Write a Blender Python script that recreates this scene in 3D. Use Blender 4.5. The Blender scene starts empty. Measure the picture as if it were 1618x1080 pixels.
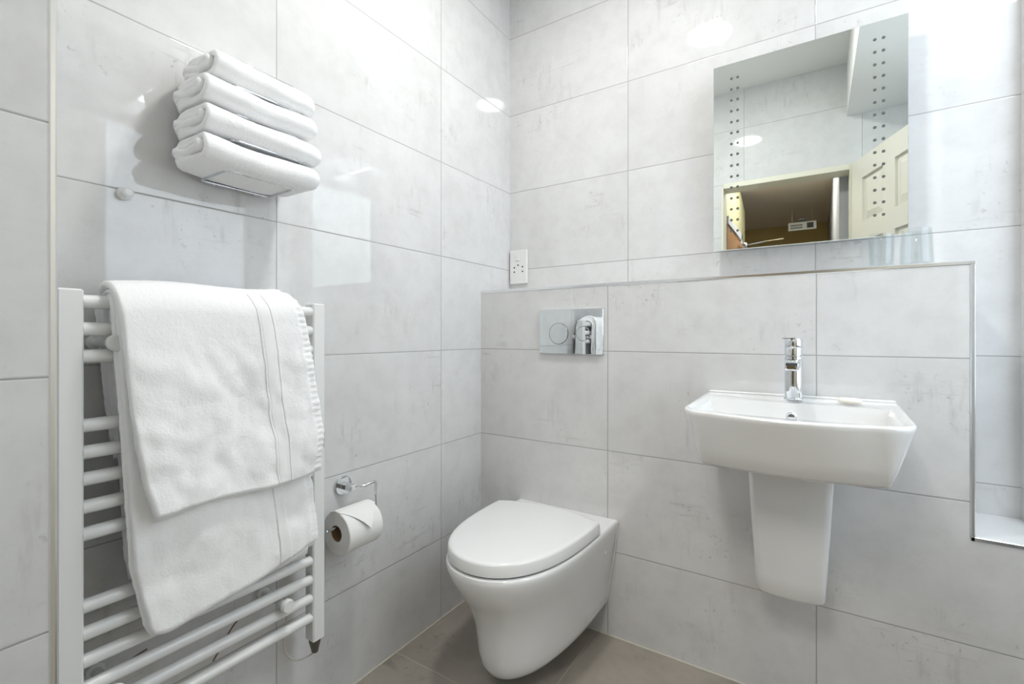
import bpy, math, random
from mathutils import Vector, noise
random.seed(7)
PI = math.pi
scene = bpy.context.scene
col = scene.collection

# ------------------------------------------------------------------ camera
CAM = Vector((1.1206, -1.7131, 1.010))
cd = bpy.data.cameras.new('camera')
cam = bpy.data.objects.new('camera', cd)
col.objects.link(cam)
cam.location = CAM
cam.rotation_euler = (PI / 2, 0, 0.5748)
cd.sensor_width = 36.0
cd.lens = 741.5 / 1618 * 36.0
cd.shift_y = -11.6 / 1618
cd.clip_start = 0.02
scene.camera = cam

# ------------------------------------------------------------------ view, world, lamp and fill strengths
scene.view_settings.view_transform = 'Standard'
scene.view_settings.look = 'None'
scene.view_settings.gamma = 1.0
scene.view_settings.use_curve_mapping = False
scene.view_settings.exposure = 1.42
w = bpy.data.worlds.new('world')
scene.world = w
w.use_nodes = True
w.node_tree.nodes['Background'].inputs[0].default_value = (0.72, 0.84, 1.0, 1)
w.node_tree.nodes['Background'].inputs[1].default_value = 0.6
LAMP_STRENGTH = 58.0
LAMP2_STRENGTH = 5.6
HALL_FILL = 9.0
WINDOW_FILL = 0.8

# ------------------------------------------------------------------ node helpers
def new_mat(name):
    m = bpy.data.materials.new(name); m.use_nodes = True
    nt = m.node_tree
    return m, nt, nt.nodes['Principled BSDF']

def setp(b, **kw):
    names = dict(color='Base Color', rough='Roughness', metal='Metallic', ior='IOR', coat='Coat Weight',
                 coat_rough='Coat Roughness', trans='Transmission Weight', sheen='Sheen Weight', sss='Subsurface Weight',
                 emis='Emission Color', estr='Emission Strength', spec='Specular IOR Level', sheen_rough='Sheen Roughness')
    for k, v in kw.items():
        if k in ('color', 'emis'):
            v = (v[0], v[1], v[2], 1)
        b.inputs[names[k]].default_value = v

def simple(name, color, rough=0.5, nscale=0, namp=0.0, bump=0.0, **kw):
    m, nt, b = new_mat(name)
    setp(b, color=color, rough=rough, **kw)
    if nscale:
        geo = nt.nodes.new('ShaderNodeNewGeometry')
        nz = nt.nodes.new('ShaderNodeTexNoise'); nz.inputs['Scale'].default_value = nscale
        nz.inputs['Detail'].default_value = 4
        nt.links.new(geo.outputs['Position'], nz.inputs['Vector'])
        if namp:
            mx = nt.nodes.new('ShaderNodeMix'); mx.data_type = 'RGBA'
            mx.inputs[6].default_value = tuple(c * (1 - namp) for c in color) + (1,)
            mx.inputs[7].default_value = tuple(min(1, c * (1 + namp)) for c in color) + (1,)
            nt.links.new(nz.outputs['Fac'], mx.inputs[0])
            nt.links.new(mx.outputs[2], b.inputs['Base Color'])
        if bump:
            bp = nt.nodes.new('ShaderNodeBump'); bp.inputs['Strength'].default_value = bump
            bp.inputs['Distance'].default_value = 0.002
            nt.links.new(nz.outputs['Fac'], bp.inputs['Height'])
            nt.links.new(bp.outputs['Normal'], b.inputs['Normal'])
    return m

def N(nt, op, a, b=None, c=None):
    n = nt.nodes.new('ShaderNodeMath'); n.operation = op
    for i, v in enumerate((a, b, c)):
        if v is None: continue
        if isinstance(v, (int, float)): n.inputs[i].default_value = v
        else: nt.links.new(v, n.inputs[i])
    return n.outputs[0]

def sstep(nt, x, lo, hi, inv=False):
    r = nt.nodes.new('ShaderNodeMapRange'); r.interpolation_type = 'SMOOTHSTEP'
    r.inputs['From Min'].default_value = lo; r.inputs['From Max'].default_value = hi
    if inv:
        r.inputs['To Min'].default_value = 1; r.inputs['To Max'].default_value = 0
    nt.links.new(x, r.inputs['Value'])
    return r.outputs['Result']

def mixc(nt, f, a, b):
    mx = nt.nodes.new('ShaderNodeMix'); mx.data_type = 'RGBA'
    if isinstance(f, float): mx.inputs[0].default_value = f
    else: nt.links.new(f, mx.inputs[0])
    for i, v in ((6, a), (7, b)):
        if isinstance(v, tuple): mx.inputs[i].default_value = v + (1,)
        else: nt.links.new(v, mx.inputs[i])
    return mx.outputs[2]

def tile_mat(name, uaxis, u0, up, vaxis='Z', v0=0.954, vp=0.335, base=(0.735, 0.735, 0.732), dark=(0.635, 0.632, 0.625),
             grout=(0.36, 0.355, 0.345), gw=0.0016, rough=0.035, stain=0.55, lo=(0.48, 0.472, 0.455), bumpd=0.0006):
    m, nt, b = new_mat(name)
    b.inputs['IOR'].default_value = 1.62
    geo = nt.nodes.new('ShaderNodeNewGeometry')
    sep = nt.nodes.new('ShaderNodeSeparateXYZ')
    nt.links.new(geo.outputs['Position'], sep.inputs[0])
    u = N(nt, 'DIVIDE', N(nt, 'SUBTRACT', sep.outputs[uaxis], u0), up)
    v = N(nt, 'DIVIDE', N(nt, 'SUBTRACT', sep.outputs[vaxis], v0), vp)
    def edge(x, p):
        f = N(nt, 'FRACT', x)
        return N(nt, 'MULTIPLY', N(nt, 'MINIMUM', f, N(nt, 'SUBTRACT', 1.0, f)), p)
    d = N(nt, 'MINIMUM', edge(u, up), edge(v, vp))
    gmask = sstep(nt, d, gw * 0.55, gw, inv=True)
    # random shift of the cement pattern for every tile
    cmb = nt.nodes.new('ShaderNodeCombineXYZ')
    nt.links.new(N(nt, 'FLOOR', u), cmb.inputs[0]); nt.links.new(N(nt, 'FLOOR', v), cmb.inputs[1])
    wn = nt.nodes.new('ShaderNodeTexWhiteNoise'); wn.noise_dimensions = '3D'
    nt.links.new(cmb.outputs[0], wn.inputs['Vector'])
    sc = nt.nodes.new('ShaderNodeVectorMath'); sc.operation = 'SCALE'; sc.inputs['Scale'].default_value = 7.0
    nt.links.new(wn.outputs['Color'], sc.inputs[0])
    ad = nt.nodes.new('ShaderNodeVectorMath'); ad.operation = 'ADD'
    nt.links.new(geo.outputs['Position'], ad.inputs[0]); nt.links.new(sc.outputs[0], ad.inputs[1])
    def nz(scale, detail, rgh, vec=None, dist=0.0):
        n = nt.nodes.new('ShaderNodeTexNoise')
        n.inputs['Scale'].default_value = scale; n.inputs['Detail'].default_value = detail
        n.inputs['Roughness'].default_value = rgh; n.inputs['Distortion'].default_value = dist
        nt.links.new(vec or ad.outputs[0], n.inputs['Vector'])
        return n.outputs['Fac']
    def stretch(s):
        mm = nt.nodes.new('ShaderNodeMapping'); mm.inputs['Scale'].default_value = s
        nt.links.new(ad.outputs[0], mm.inputs['Vector'])
        return mm.outputs[0]
    cloud = sstep(nt, nz(3.2, 5, 0.55, dist=0.3), 0.38, 0.72)
    mott = sstep(nt, nz(16, 6, 0.65), 0.35, 0.75)
    streak = sstep(nt, nz(1.0, 6, 0.6, stretch((42, 42, 7))), 0.52, 0.74)
    hstreak = sstep(nt, nz(1.0, 6, 0.6, stretch((7, 7, 60))), 0.56, 0.74)
    area_m = sstep(nt, nz(4.0, 3, 0.5, dist=0.6), 0.52, 0.66)
    pits = sstep(nt, nz(70, 3, 0.6), 0.62, 0.70)
    c = mixc(nt, N(nt, 'MULTIPLY', cloud, 0.55), base, dark)
    c = mixc(nt, N(nt, 'MULTIPLY', mott, 0.22), c, lo)
    st = N(nt, 'MULTIPLY', N(nt, 'MAXIMUM', streak, hstreak), area_m)
    c = mixc(nt, N(nt, 'MULTIPLY', st, stain), c, lo)
    c = mixc(nt, N(nt, 'MULTIPLY', N(nt, 'MULTIPLY', pits, area_m), stain * 0.8), c, tuple(x * 0.75 for x in lo))
    c = mixc(nt, gmask, c, grout)
    nt.links.new(c, b.inputs['Base Color'])
    rr = N(nt, 'MULTIPLY_ADD', gmask, 0.5, rough)
    nt.links.new(rr, b.inputs['Roughness'])
    bp = nt.nodes.new('ShaderNodeBump'); bp.inputs['Strength'].default_value = 0.6
    bp.inputs['Distance'].default_value = bumpd
    nt.links.new(sstep(nt, d, gw * 0.5, gw * 1.9), bp.inputs['Height'])
    nt.links.new(bp.outputs['Normal'], b.inputs['Normal'])
    return m

M_LEFT = tile_mat('tile_left', 'Y', -0.4475, 0.6075)
M_BACK = tile_mat('tile_back', 'X', 0.529, 0.590)
M_BOX = tile_mat('tile_boxing', 'X', 0.5315, 0.590)
M_OPP = tile_mat('tile_opposite', 'X', 0.745, 0.590)
M_COLUMN = tile_mat('tile_column', 'Y', -1.9, 0.60)
M_RIGHT = tile_mat('tile_right', 'Y', -0.3, 0.60)
M_FLOOR = tile_mat('tile_floor', 'X', 0.4925, 0.60, 'Y', -0.659, 0.60, base=(0.37, 0.333, 0.285), dark=(0.215, 0.194, 0.165),
                   grout=(0.46, 0.43, 0.37), gw=0.0018, rough=0.32, stain=0.8, lo=(0.19, 0.172, 0.145), bumpd=0.0006)
M_CERAMIC = simple('ceramic', (0.80, 0.805, 0.80), 0.10, coat=0.6, coat_rough=0.03)
M_SEAT = simple('seat_plastic', (0.79, 0.795, 0.79), 0.16)
M_GAP = simple('dark_gap', (0.05, 0.055, 0.06), 0.6)
M_WPAINT = simple('ceiling_paint', (0.84, 0.84, 0.82), 0.75, 30, 0.01)
M_ENAMEL = simple('white_enamel', (0.83, 0.835, 0.82), 0.22)
M_PLASTIC = simple('white_plastic', (0.82, 0.82, 0.81), 0.3)
M_CHROME = simple('chrome', (0.74, 0.76, 0.78), 0.06, metal=1.0)
M_TRIM = simple('brushed_trim', (0.80, 0.79, 0.76), 0.30, metal=1.0)
M_EDGE = simple('satin_chrome_edge', (0.86, 0.87, 0.88), 0.22, metal=1.0)
M_PLATE = simple('mirror_chrome', (0.80, 0.83, 0.84), 0.015, metal=1.0)
M_MIRROR = simple('mirror_silver', (0.86, 0.90, 0.875), 0.0, metal=1.0)
M_DOT = simple('mirror_dot', (0.12, 0.135, 0.12), 0.7, spec=0.1)
M_DARKMETAL = simple('dark_metal', (0.16, 0.15, 0.13), 0.4, metal=0.6)
M_CABLE = simple('pale_cable', (0.62, 0.60, 0.53), 0.4)
M_BROWNCABLE = simple('brown_cable', (0.20, 0.14, 0.09), 0.5)
M_PAPER = simple('tissue', (0.86, 0.855, 0.835), 0.9, 400, 0.02, 0.3)
M_CARD = simple('cardboard', (0.30, 0.19, 0.10), 0.9)
M_SOAP = simple('soap', (0.86, 0.82, 0.74), 0.4, sss=0.2)
def thin_glass():
    m = bpy.data.materials.new('clear_glass'); m.use_nodes = True; nt = m.node_tree
    nt.nodes.remove(nt.nodes['Principled BSDF']); out = nt.nodes['Material Output']
    tr = nt.nodes.new('ShaderNodeBsdfTransparent'); tr.inputs[0].default_value = (0.95, 0.965, 0.965, 1)
    gl = nt.nodes.new('ShaderNodeBsdfGlossy'); gl.inputs['Roughness'].default_value = 0.02
    lw_ = nt.nodes.new('ShaderNodeLayerWeight'); lw_.inputs[0].default_value = 0.5
    pw = N(nt, 'POWER', lw_.outputs['Facing'], 4.0); fa = N(nt, 'MULTIPLY_ADD', pw, 0.45, 0.04)
    mx = nt.nodes.new('ShaderNodeMixShader')
    nt.links.new(fa, mx.inputs[0]); nt.links.new(tr.outputs[0], mx.inputs[1]); nt.links.new(gl.outputs[0], mx.inputs[2])
    nt.links.new(mx.outputs[0], out.inputs['Surface'])
    return m
M_GLASS = thin_glass()
M_GROUTLINE = simple('silicone', (0.62, 0.59, 0.51), 0.5)
M_DOOR = simple('cream_door_paint', (0.79, 0.765, 0.68), 0.42)
M_FRAME = simple('cream_frame_paint', (0.76, 0.74, 0.62), 0.35)
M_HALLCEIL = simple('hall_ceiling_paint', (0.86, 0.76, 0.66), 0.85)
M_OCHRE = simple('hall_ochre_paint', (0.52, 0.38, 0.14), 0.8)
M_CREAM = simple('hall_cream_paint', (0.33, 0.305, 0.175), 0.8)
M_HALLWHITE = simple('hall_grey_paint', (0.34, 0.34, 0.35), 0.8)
M_CARPET = simple('hall_carpet', (0.58, 0.52, 0.45), 0.95)
M_WOOD = simple('orange_brown_wood', (0.24, 0.12, 0.045), 0.5)
M_SIGN = simple('sign_white', (0.72, 0.72, 0.66), 0.5)
M_INK = simple('sign_ink', (0.05, 0.05, 0.04), 0.6)
M_BLUE = simple('pale_blue_plastic', (0.35, 0.52, 0.58), 0.4)
M_LABEL = simple('label_grey', (0.55, 0.56, 0.57), 0.6)


def lamp_mat(name, strength, colr):
    m, nt, b = new_mat(name)
    setp(b, color=(0.9, 0.9, 0.88), rough=0.4, emis=colr, estr=strength)
    return m
M_WINDOW_FILL = lamp_mat('window_fill_glow', WINDOW_FILL, (0.74, 0.86, 1.0))  # even glow for the added window, a cool fill from the right
M_LAMP = lamp_mat('opal_diffuser', LAMP_STRENGTH, (1.0, 0.985, 0.962))

M_LAMP2 = lamp_mat('opal_diffuser_cool', LAMP2_STRENGTH, (0.86, 0.93, 1.0))

def terry(name='terry'):
    m, nt, b = new_mat(name)
    setp(b, color=(0.97, 0.97, 0.968), rough=0.95, sheen=0.4, sheen_rough=0.6)
    geo = nt.nodes.new('ShaderNodeNewGeometry')
    n1 = nt.nodes.new('ShaderNodeTexNoise'); n1.inputs['Scale'].default_value = 260; n1.inputs['Detail'].default_value = 3
    n2 = nt.nodes.new('ShaderNodeTexNoise'); n2.inputs['Scale'].default_value = 55; n2.inputs['Detail'].default_value = 3
    nt.links.new(geo.outputs['Position'], n1.inputs['Vector']); nt.links.new(geo.outputs['Position'], n2.inputs['Vector'])
    h = N(nt, 'MULTIPLY_ADD', n2.outputs['Fac'], 1.4, n1.outputs['Fac'])
    bp = nt.nodes.new('ShaderNodeBump'); bp.inputs['Strength'].default_value = 0.4; bp.inputs['Distance'].default_value = 0.002
    nt.links.new(h, bp.inputs['Height']); nt.links.new(bp.outputs['Normal'], b.inputs['Normal'])
    return m
M_TERRY = terry()
M_BAND = simple('woven_band_cotton', (0.94, 0.94, 0.935), 0.8, 500, 0.01, 0.15)

# ------------------------------------------------------------------ mesh helpers
class MB:
    def __init__(s): s.v = []; s.f = []
    def add(s, vs, fs):
        o = len(s.v); s.v += [Vector(p) for p in vs]; s.f += [tuple(i + o for i in f) for f in fs]; return s
    def box(s, x0, x1, y0, y1, z0, z1, b=0.0):
        x0, x1 = sorted((x0, x1)); y0, y1 = sorted((y0, y1)); z0, z1 = sorted((z0, z1))
        if b <= 0:
            vs = [(x, y, z) for x in (x0, x1) for y in (y0, y1) for z in (z0, z1)]
            return s.add(vs, [(0, 1, 3, 2), (4, 6, 7, 5), (0, 4, 5, 1), (2, 3, 7, 6), (0, 2, 6, 4), (1, 5, 7, 3)])
        vs = []
        for x, sx in ((x0, 1), (x1, -1)):
            for y, sy in ((y0, 1), (y1, -1)):
                for z, sz in ((z0, 1), (z1, -1)):
                    vs += [(x, y + sy * b, z + sz * b), (x + sx * b, y, z + sz * b), (x + sx * b, y + sy * b, z)]
        c = lambda i, j, k, a: ((i * 2 + j) * 2 + k) * 3 + a
        fs = []
        for i in (0, 1):
            q = [c(i, 0, 0, 0), c(i, 0, 1, 0), c(i, 1, 1, 0), c(i, 1, 0, 0)]; fs.append(q if i == 0 else q[::-1])
            q = [c(0, i, 0, 1), c(1, i, 0, 1), c(1, i, 1, 1), c(0, i, 1, 1)]; fs.append(q if i == 0 else q[::-1])
            q = [c(0, 0, i, 2), c(0, 1, i, 2), c(1, 1, i, 2), c(1, 0, i, 2)]; fs.append(q if i == 0 else q[::-1])
        for i in (0, 1):
            for j in (0, 1):
                fs.append((c(i, j, 0, 0), c(i, j, 1, 0), c(i, j, 1, 1), c(i, j, 0, 1)))
                fs.append((c(i, 0, j, 0), c(i, 1, j, 0), c(i, 1, j, 2), c(i, 0, j, 2)))
                fs.append((c(0, i, j, 1), c(1, i, j, 1), c(1, i, j, 2), c(0, i, j, 2)))
        for i in (0, 1):
            for j in (0, 1):
                for k in (0, 1):
                    fs.append((c(i, j, k, 0), c(i, j, k, 1), c(i, j, k, 2)))
        return s.add(vs, fs)
    def rings(s, rings, cap0=True, cap1=True, closed=True):
        n = len(rings[0]); vs = [p for r in rings for p in r]; fs = []
        for i in range(len(rings) - 1):
            for j in range(n if closed else n - 1):
                a = i * n + j; b2 = i * n + (j + 1) % n
                fs.append((a, b2, b2 + n, a + n))
        if cap0: fs.append(tuple(range(n - 1, -1, -1)))
        if cap1: fs.append(tuple((len(rings) - 1) * n + k for k in range(n)))
        return s.add(vs, fs)
    def tube(s, pts, r, n=12, cap=True):
        pts = [Vector(p) for p in pts]
        rad = r if isinstance(r, (list, tuple)) else [r] * len(pts)
        t0 = (pts[1] - pts[0]).normalized()
        ref = Vector((0, 0, 1)) if abs(t0.z) < 0.9 else Vector((1, 0, 0))
        u = t0.cross(ref).normalized(); rs = []
        for i, p in enumerate(pts):
            a = pts[max(0, i - 1)]; b2 = pts[min(len(pts) - 1, i + 1)]
            t = (b2 - a).normalized()
            u = (u - t * u.dot(t)).normalized(); v = t.cross(u)
            rs.append([p + (u * math.cos(k * 2 * PI / n) + v * math.sin(k * 2 * PI / n)) * rad[i] for k in range(n)])
        return s.rings(rs, cap, cap)
    def lathe(s, prof, o, axis='Z', n=32, cap0=True, cap1=True):
        o = Vector(o); rs = []
        for r, h in prof:
            ring = []
            for k in range(n):
                a = 2 * PI * k / n; c, d = r * math.cos(a), r * math.sin(a)
                if axis == 'Z': p = Vector((c, d, h))
                elif axis == 'Y': p = Vector((c, h, -d))
                else: p = Vector((h, c, d))
                ring.append(o + p)
            rs.append(ring)
        return s.rings(rs, cap0, cap1)
    def slab(s, P, T, rr=None):
        """P[i][j] mid-surface grid -> closed slab with rounded rims"""
        nu, nv = len(P), len(P[0])
        Nn = [[None] * nv for _ in range(nu)]
        for i in range(nu):
            for j in range(nv):
                du = P[min(i + 1, nu - 1)][j] - P[max(i - 1, 0)][j]
                dv = P[i][min(j + 1, nv - 1)] - P[i][max(j - 1, 0)]
                q = du.cross(dv)
                Nn[i][j] = q.normalized() if q.length > 1e-12 else Vector((1, 0, 0))
        top = []; bot = []
        for i in range(nu):
            for j in range(nv):
                t = T(i, j) if callable(T) else T
                top.append(P[i][j] + Nn[i][j] * t / 2); bot.append(P[i][j] - Nn[i][j] * t / 2)
        vs = top + bot; o = nu * nv; fs = []
        for i in range(nu - 1):
            for j in range(nv - 1):
                a = i * nv + j
                fs.append((a, a + nv, a + nv + 1, a + 1))
                fs.append((o + a, o + a + 1, o + a + nv + 1, o + a + nv))
        for i in range(nu - 1):
            a = i * nv; fs.append((a, o + a, o + a + nv, a + nv))
            a = i * nv + nv - 1; fs.append((a, a + nv, o + a + nv, o + a))
        for j in range(nv - 1):
            fs.append((j, j + 1, o + j + 1, o + j))
            a = (nu - 1) * nv + j; fs.append((a, o + a, o + a + 1, a + 1))
        return s.add(vs, fs)
    def build(s, name, mat, parent=None, smooth=False, origin=None, sub=0):
        me = bpy.data.meshes.new(name)
        base = Vector((0, 0, 0))
        if parent is not None:
            p = parent
            while p is not None:
                base += p.location; p = p.parent
            off = base
        else:
            off = Vector(origin) if origin is not None else base
        me.from_pydata([tuple(p - off) for p in s.v], [], s.f)
        me.validate()
        import bmesh
        bm = bmesh.new(); bm.from_mesh(me)
        bmesh.ops.recalc_face_normals(bm, faces=bm.faces)
        bm.to_mesh(me); bm.free()
        me.materials.append(mat)
        o = bpy.data.objects.new(name, me); col.objects.link(o)
        if parent is not None: o.parent = parent
        elif origin is not None: o.location = off
        if smooth:
            for p in me.polygons: p.use_smooth = True
            if smooth != 'full':
                try: me.set_sharp_from_angle(angle=math.radians(smooth if isinstance(smooth, (int, float)) and smooth > 1 else 40))
                except Exception: pass
        if sub:
            md = o.modifiers.new('sub', 'SUBSURF'); md.levels = sub; md.render_levels = sub
        return o

def thing(name, loc, label, cat, group=None):
    o = bpy.data.objects.new(name, None); col.objects.link(o)
    o.location = loc; o.empty_display_size = 0.05
    o['label'] = label; o['category'] = cat
    if group: o['group'] = group
    return o
def tag(o, label, cat, group=None):
    o['label'] = label; o['category'] = cat
    if group: o['group'] = group
    return o
def struct(o, label=None):
    o['kind'] = 'structure'
    if label: o['label'] = label
    return o
def arc(cx, cz, r, a0, a1, n):
    return [(cx + r * math.cos(a0 + (a1 - a0) * i / n), cz + r * math.sin(a0 + (a1 - a0) * i / n)) for i in range(n + 1)]
def fillet(pts, r, n=6):
    """rounded polyline through 3D points"""
    pts = [Vector(p) for p in pts]; out = [pts[0]]
    for i in range(1, len(pts) - 1):
        a, b2, c = pts[i - 1], pts[i], pts[i + 1]
        d1 = (a - b2); d2 = (c - b2); rr = min(r, d1.length * .49, d2.length * .49)
        p, q = b2 + d1.normalized() * rr, b2 + d2.normalized() * rr
        for k in range(n + 1):
            t = k / n; out.append(p * (1 - t) ** 2 + b2 * 2 * t * (1 - t) + q * t * t)
    out.append(pts[-1]); return out
def nz(x, y, z, s=1.0): return noise.noise(Vector((x * s, y * s, z * s)))

# ------------------------------------------------------------------ room shell
D = 0.2105; CEIL = 2.535; XN = 1.56; XR = 1.85; YF = -1.63; LEDGE = 1.184; SILL = 0.539; BX = 1.4235
struct(MB().box(-0.12, 2.0, -1.78, 0.12, -0.10, 0).build('floor', M_FLOOR))
struct(MB().box(-0.12, 2.0, -1.75, 0.12, CEIL, CEIL + 0.1).build('ceiling', M_WPAINT))
struct(MB().box(-0.12, 0, -1.75, 0.12, 0, CEIL).build('wall_left', M_LEFT))
struct(MB().box(0, 2.0, 0, 0.12, 0, CEIL).build('wall_back', M_BACK))
# boxing that carries the ledge, lower to the right of the basin
bx = MB(); bx.box(0, BX - 0.001, -D, 0, 0, LEDGE - 0.0005); bx.box(BX - 0.001, XR, -D, 0, 0, SILL - 0.004)
struct(bx.build('wall_back_boxing', M_BOX))
struct(MB().box(BX + 0.006, XR, -D + 0.003, 0, SILL - 0.004, SILL, 0.0).build('trim_1', M_CERAMIC), 'white shelf in the recess at the right')
struct(MB().box(XN, XR, -0.03, 0, SILL, CEIL).build('wall_back_nib', M_RIGHT))
# right wall, out of view, with a window added for soft fill light
WY0, WY1, WZ0, WZ1 = -1.05, -0.10, 0.75, 2.15
rw = MB()
rw.box(XR, XR + 0.14, -1.75, WY0, 0, CEIL); rw.box(XR, XR + 0.14, WY1, 0.0, 0, CEIL)
rw.box(XR, XR + 0.14, WY0, WY1, 0, WZ0); rw.box(XR, XR + 0.14, WY0, WY1, WZ1, CEIL)
struct(rw.build('wall_right', M_RIGHT))
wf = MB()
for a in ((WY0, WY0 + 0.04, WZ0, WZ1), (WY1 - 0.04, WY1, WZ0, WZ1), (WY0, WY1, WZ0, WZ0 + 0.04), (WY0, WY1, WZ1 - 0.04, WZ1)):
    wf.box(XR + 0.07, XR + 0.12, a[0], a[1], a[2], a[3], 0.003)
win = struct(wf.build('fill_window', M_PLASTIC))
MB().box(XR + 0.09, XR + 0.096, WY0 + 0.04, WY1 - 0.04, WZ0 + 0.04, WZ1 - 0.04).build('fill_pane', M_WINDOW_FILL, win)
# wall opposite, pierced by the doorway the photograph is taken from
DX0, DX1, DZ = 0.615, 1.286, 1.945
fw = MB()
fw.box(0, DX0, YF - 0.12, YF, 0, CEIL); fw.box(DX1, XR, YF - 0.12, YF, 0, CEIL); fw.box(DX0, DX1, YF - 0.12, YF, DZ, CEIL)
struct(fw.build('wall_front', M_OPP))
struct(MB().box(0, 0.272, YF, -1.5195, 0, CEIL).build('wall_left_pier', M_COLUMN))
struct(MB().box(1.266, XR, YF, 0, 2.235, CEIL).build('ceiling_bulkhead', M_WPAINT))
# door lining and architrave
da = MB()
da.box(DX0 - 0.002, DX0 + 0.012, YF - 0.125, YF - 0.001, 0, DZ + 0.01, 0.002)
da.box(DX1 - 0.008, DX1 + 0.02, YF - 0.125, YF + 0.012, 0, DZ + 0.02, 0.002)
da.box(DX0 + 0.012, DX1 + 0.02, YF - 0.125, YF + 0.006, DZ - 0.012, DZ + 0.02, 0.002)
struct(da.build('trim_2', M_FRAME))
# chrome corner trims
tr = MB(); tr.box(0.0005, BX + 0.010, -D - 0.0015, -D + 0.009, LEDGE - 0.011, LEDGE, 0.002)
struct(tr.build('trim_3', M_EDGE), 'chrome edge trim along the ledge front')
tr = MB(); tr.box(BX - 0.0005, BX + 0.009, -D - 0.0015, -D + 0.010, SILL - 0.011, LEDGE - 0.008, 0.002)
struct(tr.build('trim_4', M_EDGE), 'upright chrome edge trim beside the basin')
tr = MB(); tr.box(BX - 0.0005, XR - 0.001, -D - 0.0015, -D + 0.005, SILL - 0.011, SILL + 0.0005, 0.002)
struct(tr.build('trim_5', M_EDGE), 'chrome edge trim below the right recess')
tr = MB(); tr.box(0.262, 0.2735, -1.5265, -1.5180, 0.001, CEIL - 0.001, 0.002)
struct(tr.build('trim_6', M_TRIM), 'metal corner trim of the pier at the left')
# pale sealant lines at the foot of the walls
tr = MB(); tr.box(0.0, 0.004, -1.515, -D, 0, 0.003); tr.box(0.0, XR, -D - 0.004, -D, 0, 0.003)
struct(tr.build('trim_7', M_GROUTLINE))

# opened six-panel door against the right wall
dd = Vector((0.358, 0.934, 0)).normalized(); dn = Vector((-dd.y, dd.x, 0))
door = MB(); H0 = Vector((DX1 + 0.002, YF + 0.035, 0.008)); DW, DH = 0.70, 1.945
def dbox(mb, u0, u1, z0, z1, n0, n1):
    vs = []
    for u in (u0, u1):
        for nn in (n0, n1):
            for z in (z0, z1): vs.append(H0 + dd * u + dn * nn + Vector((0, 0, z)))
    mb.add(vs, [(0, 1, 3, 2), (4, 6, 7, 5), (0, 4, 5, 1), (2, 3, 7, 6), (0, 2, 6, 4), (1, 5, 7, 3)])
rails = [(0, 0.20), (0.80, 0.98), (1.50, 1.60), (DH - 0.11, DH)]
stiles = [(0, 0.105), (0.30, 0.40), (DW - 0.105, DW)]
dbox(door, 0.01, DW - 0.01, 0.01, DH - 0.01, -0.028, -0.013)
for a, b2 in rails:
    dbox(door, 0.105, 0.30, a, b2, -0.038, 0.0); dbox(door, 0.40, DW - 0.105, a, b2, -0.038, 0.0)
for a, b2 in stiles: dbox(door, a, b2, 0, DH, -0.038, 0.0)
drum = []
for (s0, s1) in ((0.105, 0.30), (0.40, DW - 0.105)):
    for (r0, r1) in ((0.20, 0.80), (0.98, 1.50), (1.60, DH - 0.11)):
        # raised field with sloping margins
        m0, m1 = 0.012, 0.045
        o = []
        for mm, nn in ((m0, -0.012), (m1, -0.004)):
            o.append([H0 + dd * u + dn * nn + Vector((0, 0, z)) for u, z in ((s0 + mm, r0 + mm), (s1 - mm, r0 + mm), (s1 - mm, r1 - mm), (s0 + mm, r1 - mm))])
        door.rings(o, False, True)
d1 = struct(door.build('door_1', M_DOOR))
hb = MB()
for nn in (0.0, -0.038):
    sg = 1 if nn == 0.0 else -1
    p = H0 + dd * (DW - 0.06) + Vector((0, 0, 0.99)) + dn * nn
    hb.tube([p, p + dn * sg * 0.045, p + dn * sg * 0.05 - dd * 0.11], 0.008, 10)
hb.build('door_handle', M_CHROME, d1, 40)

# ------------------------------------------------------------------ landing behind the camera (seen in the mirror)
HZ = 2.30; HY = -4.85
struct(MB().box(-0.3, 1.25, HY, YF - 0.12, HZ, HZ + 0.05).build('ceiling_landing', M_HALLCEIL))
struct(MB().box(-0.3, 1.40, HY, -1.78, -0.1, 0).build('floor_landing', M_CARPET))
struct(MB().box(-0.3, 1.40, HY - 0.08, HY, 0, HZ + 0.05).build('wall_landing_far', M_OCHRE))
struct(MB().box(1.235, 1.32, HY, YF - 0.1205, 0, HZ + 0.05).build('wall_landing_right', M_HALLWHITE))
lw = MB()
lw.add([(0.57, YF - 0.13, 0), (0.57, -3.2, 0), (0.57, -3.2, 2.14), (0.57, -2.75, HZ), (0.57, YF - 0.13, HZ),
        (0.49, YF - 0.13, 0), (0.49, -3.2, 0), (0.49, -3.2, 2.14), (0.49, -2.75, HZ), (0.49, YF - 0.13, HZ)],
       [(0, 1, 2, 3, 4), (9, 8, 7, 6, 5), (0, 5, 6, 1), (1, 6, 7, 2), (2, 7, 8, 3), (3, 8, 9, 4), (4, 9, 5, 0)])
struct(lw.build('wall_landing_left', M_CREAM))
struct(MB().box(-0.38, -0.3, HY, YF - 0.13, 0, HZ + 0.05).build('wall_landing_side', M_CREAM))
hl = MB().box(0.74, 1.08, -2.85, -2.10, HZ - 0.012, HZ - 0.001, 0.002)  # unseen panel, added to throw fill light through the doorway
hlo = tag(hl.build('landing_fill', lamp_mat('landing_fill_glow', HALL_FILL, (1.0, 0.98, 0.94)), origin=(0.9, -2.3, HZ)),
          'flat rectangular fill light panel added on the landing ceiling, out of view', 'ceiling light')
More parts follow.
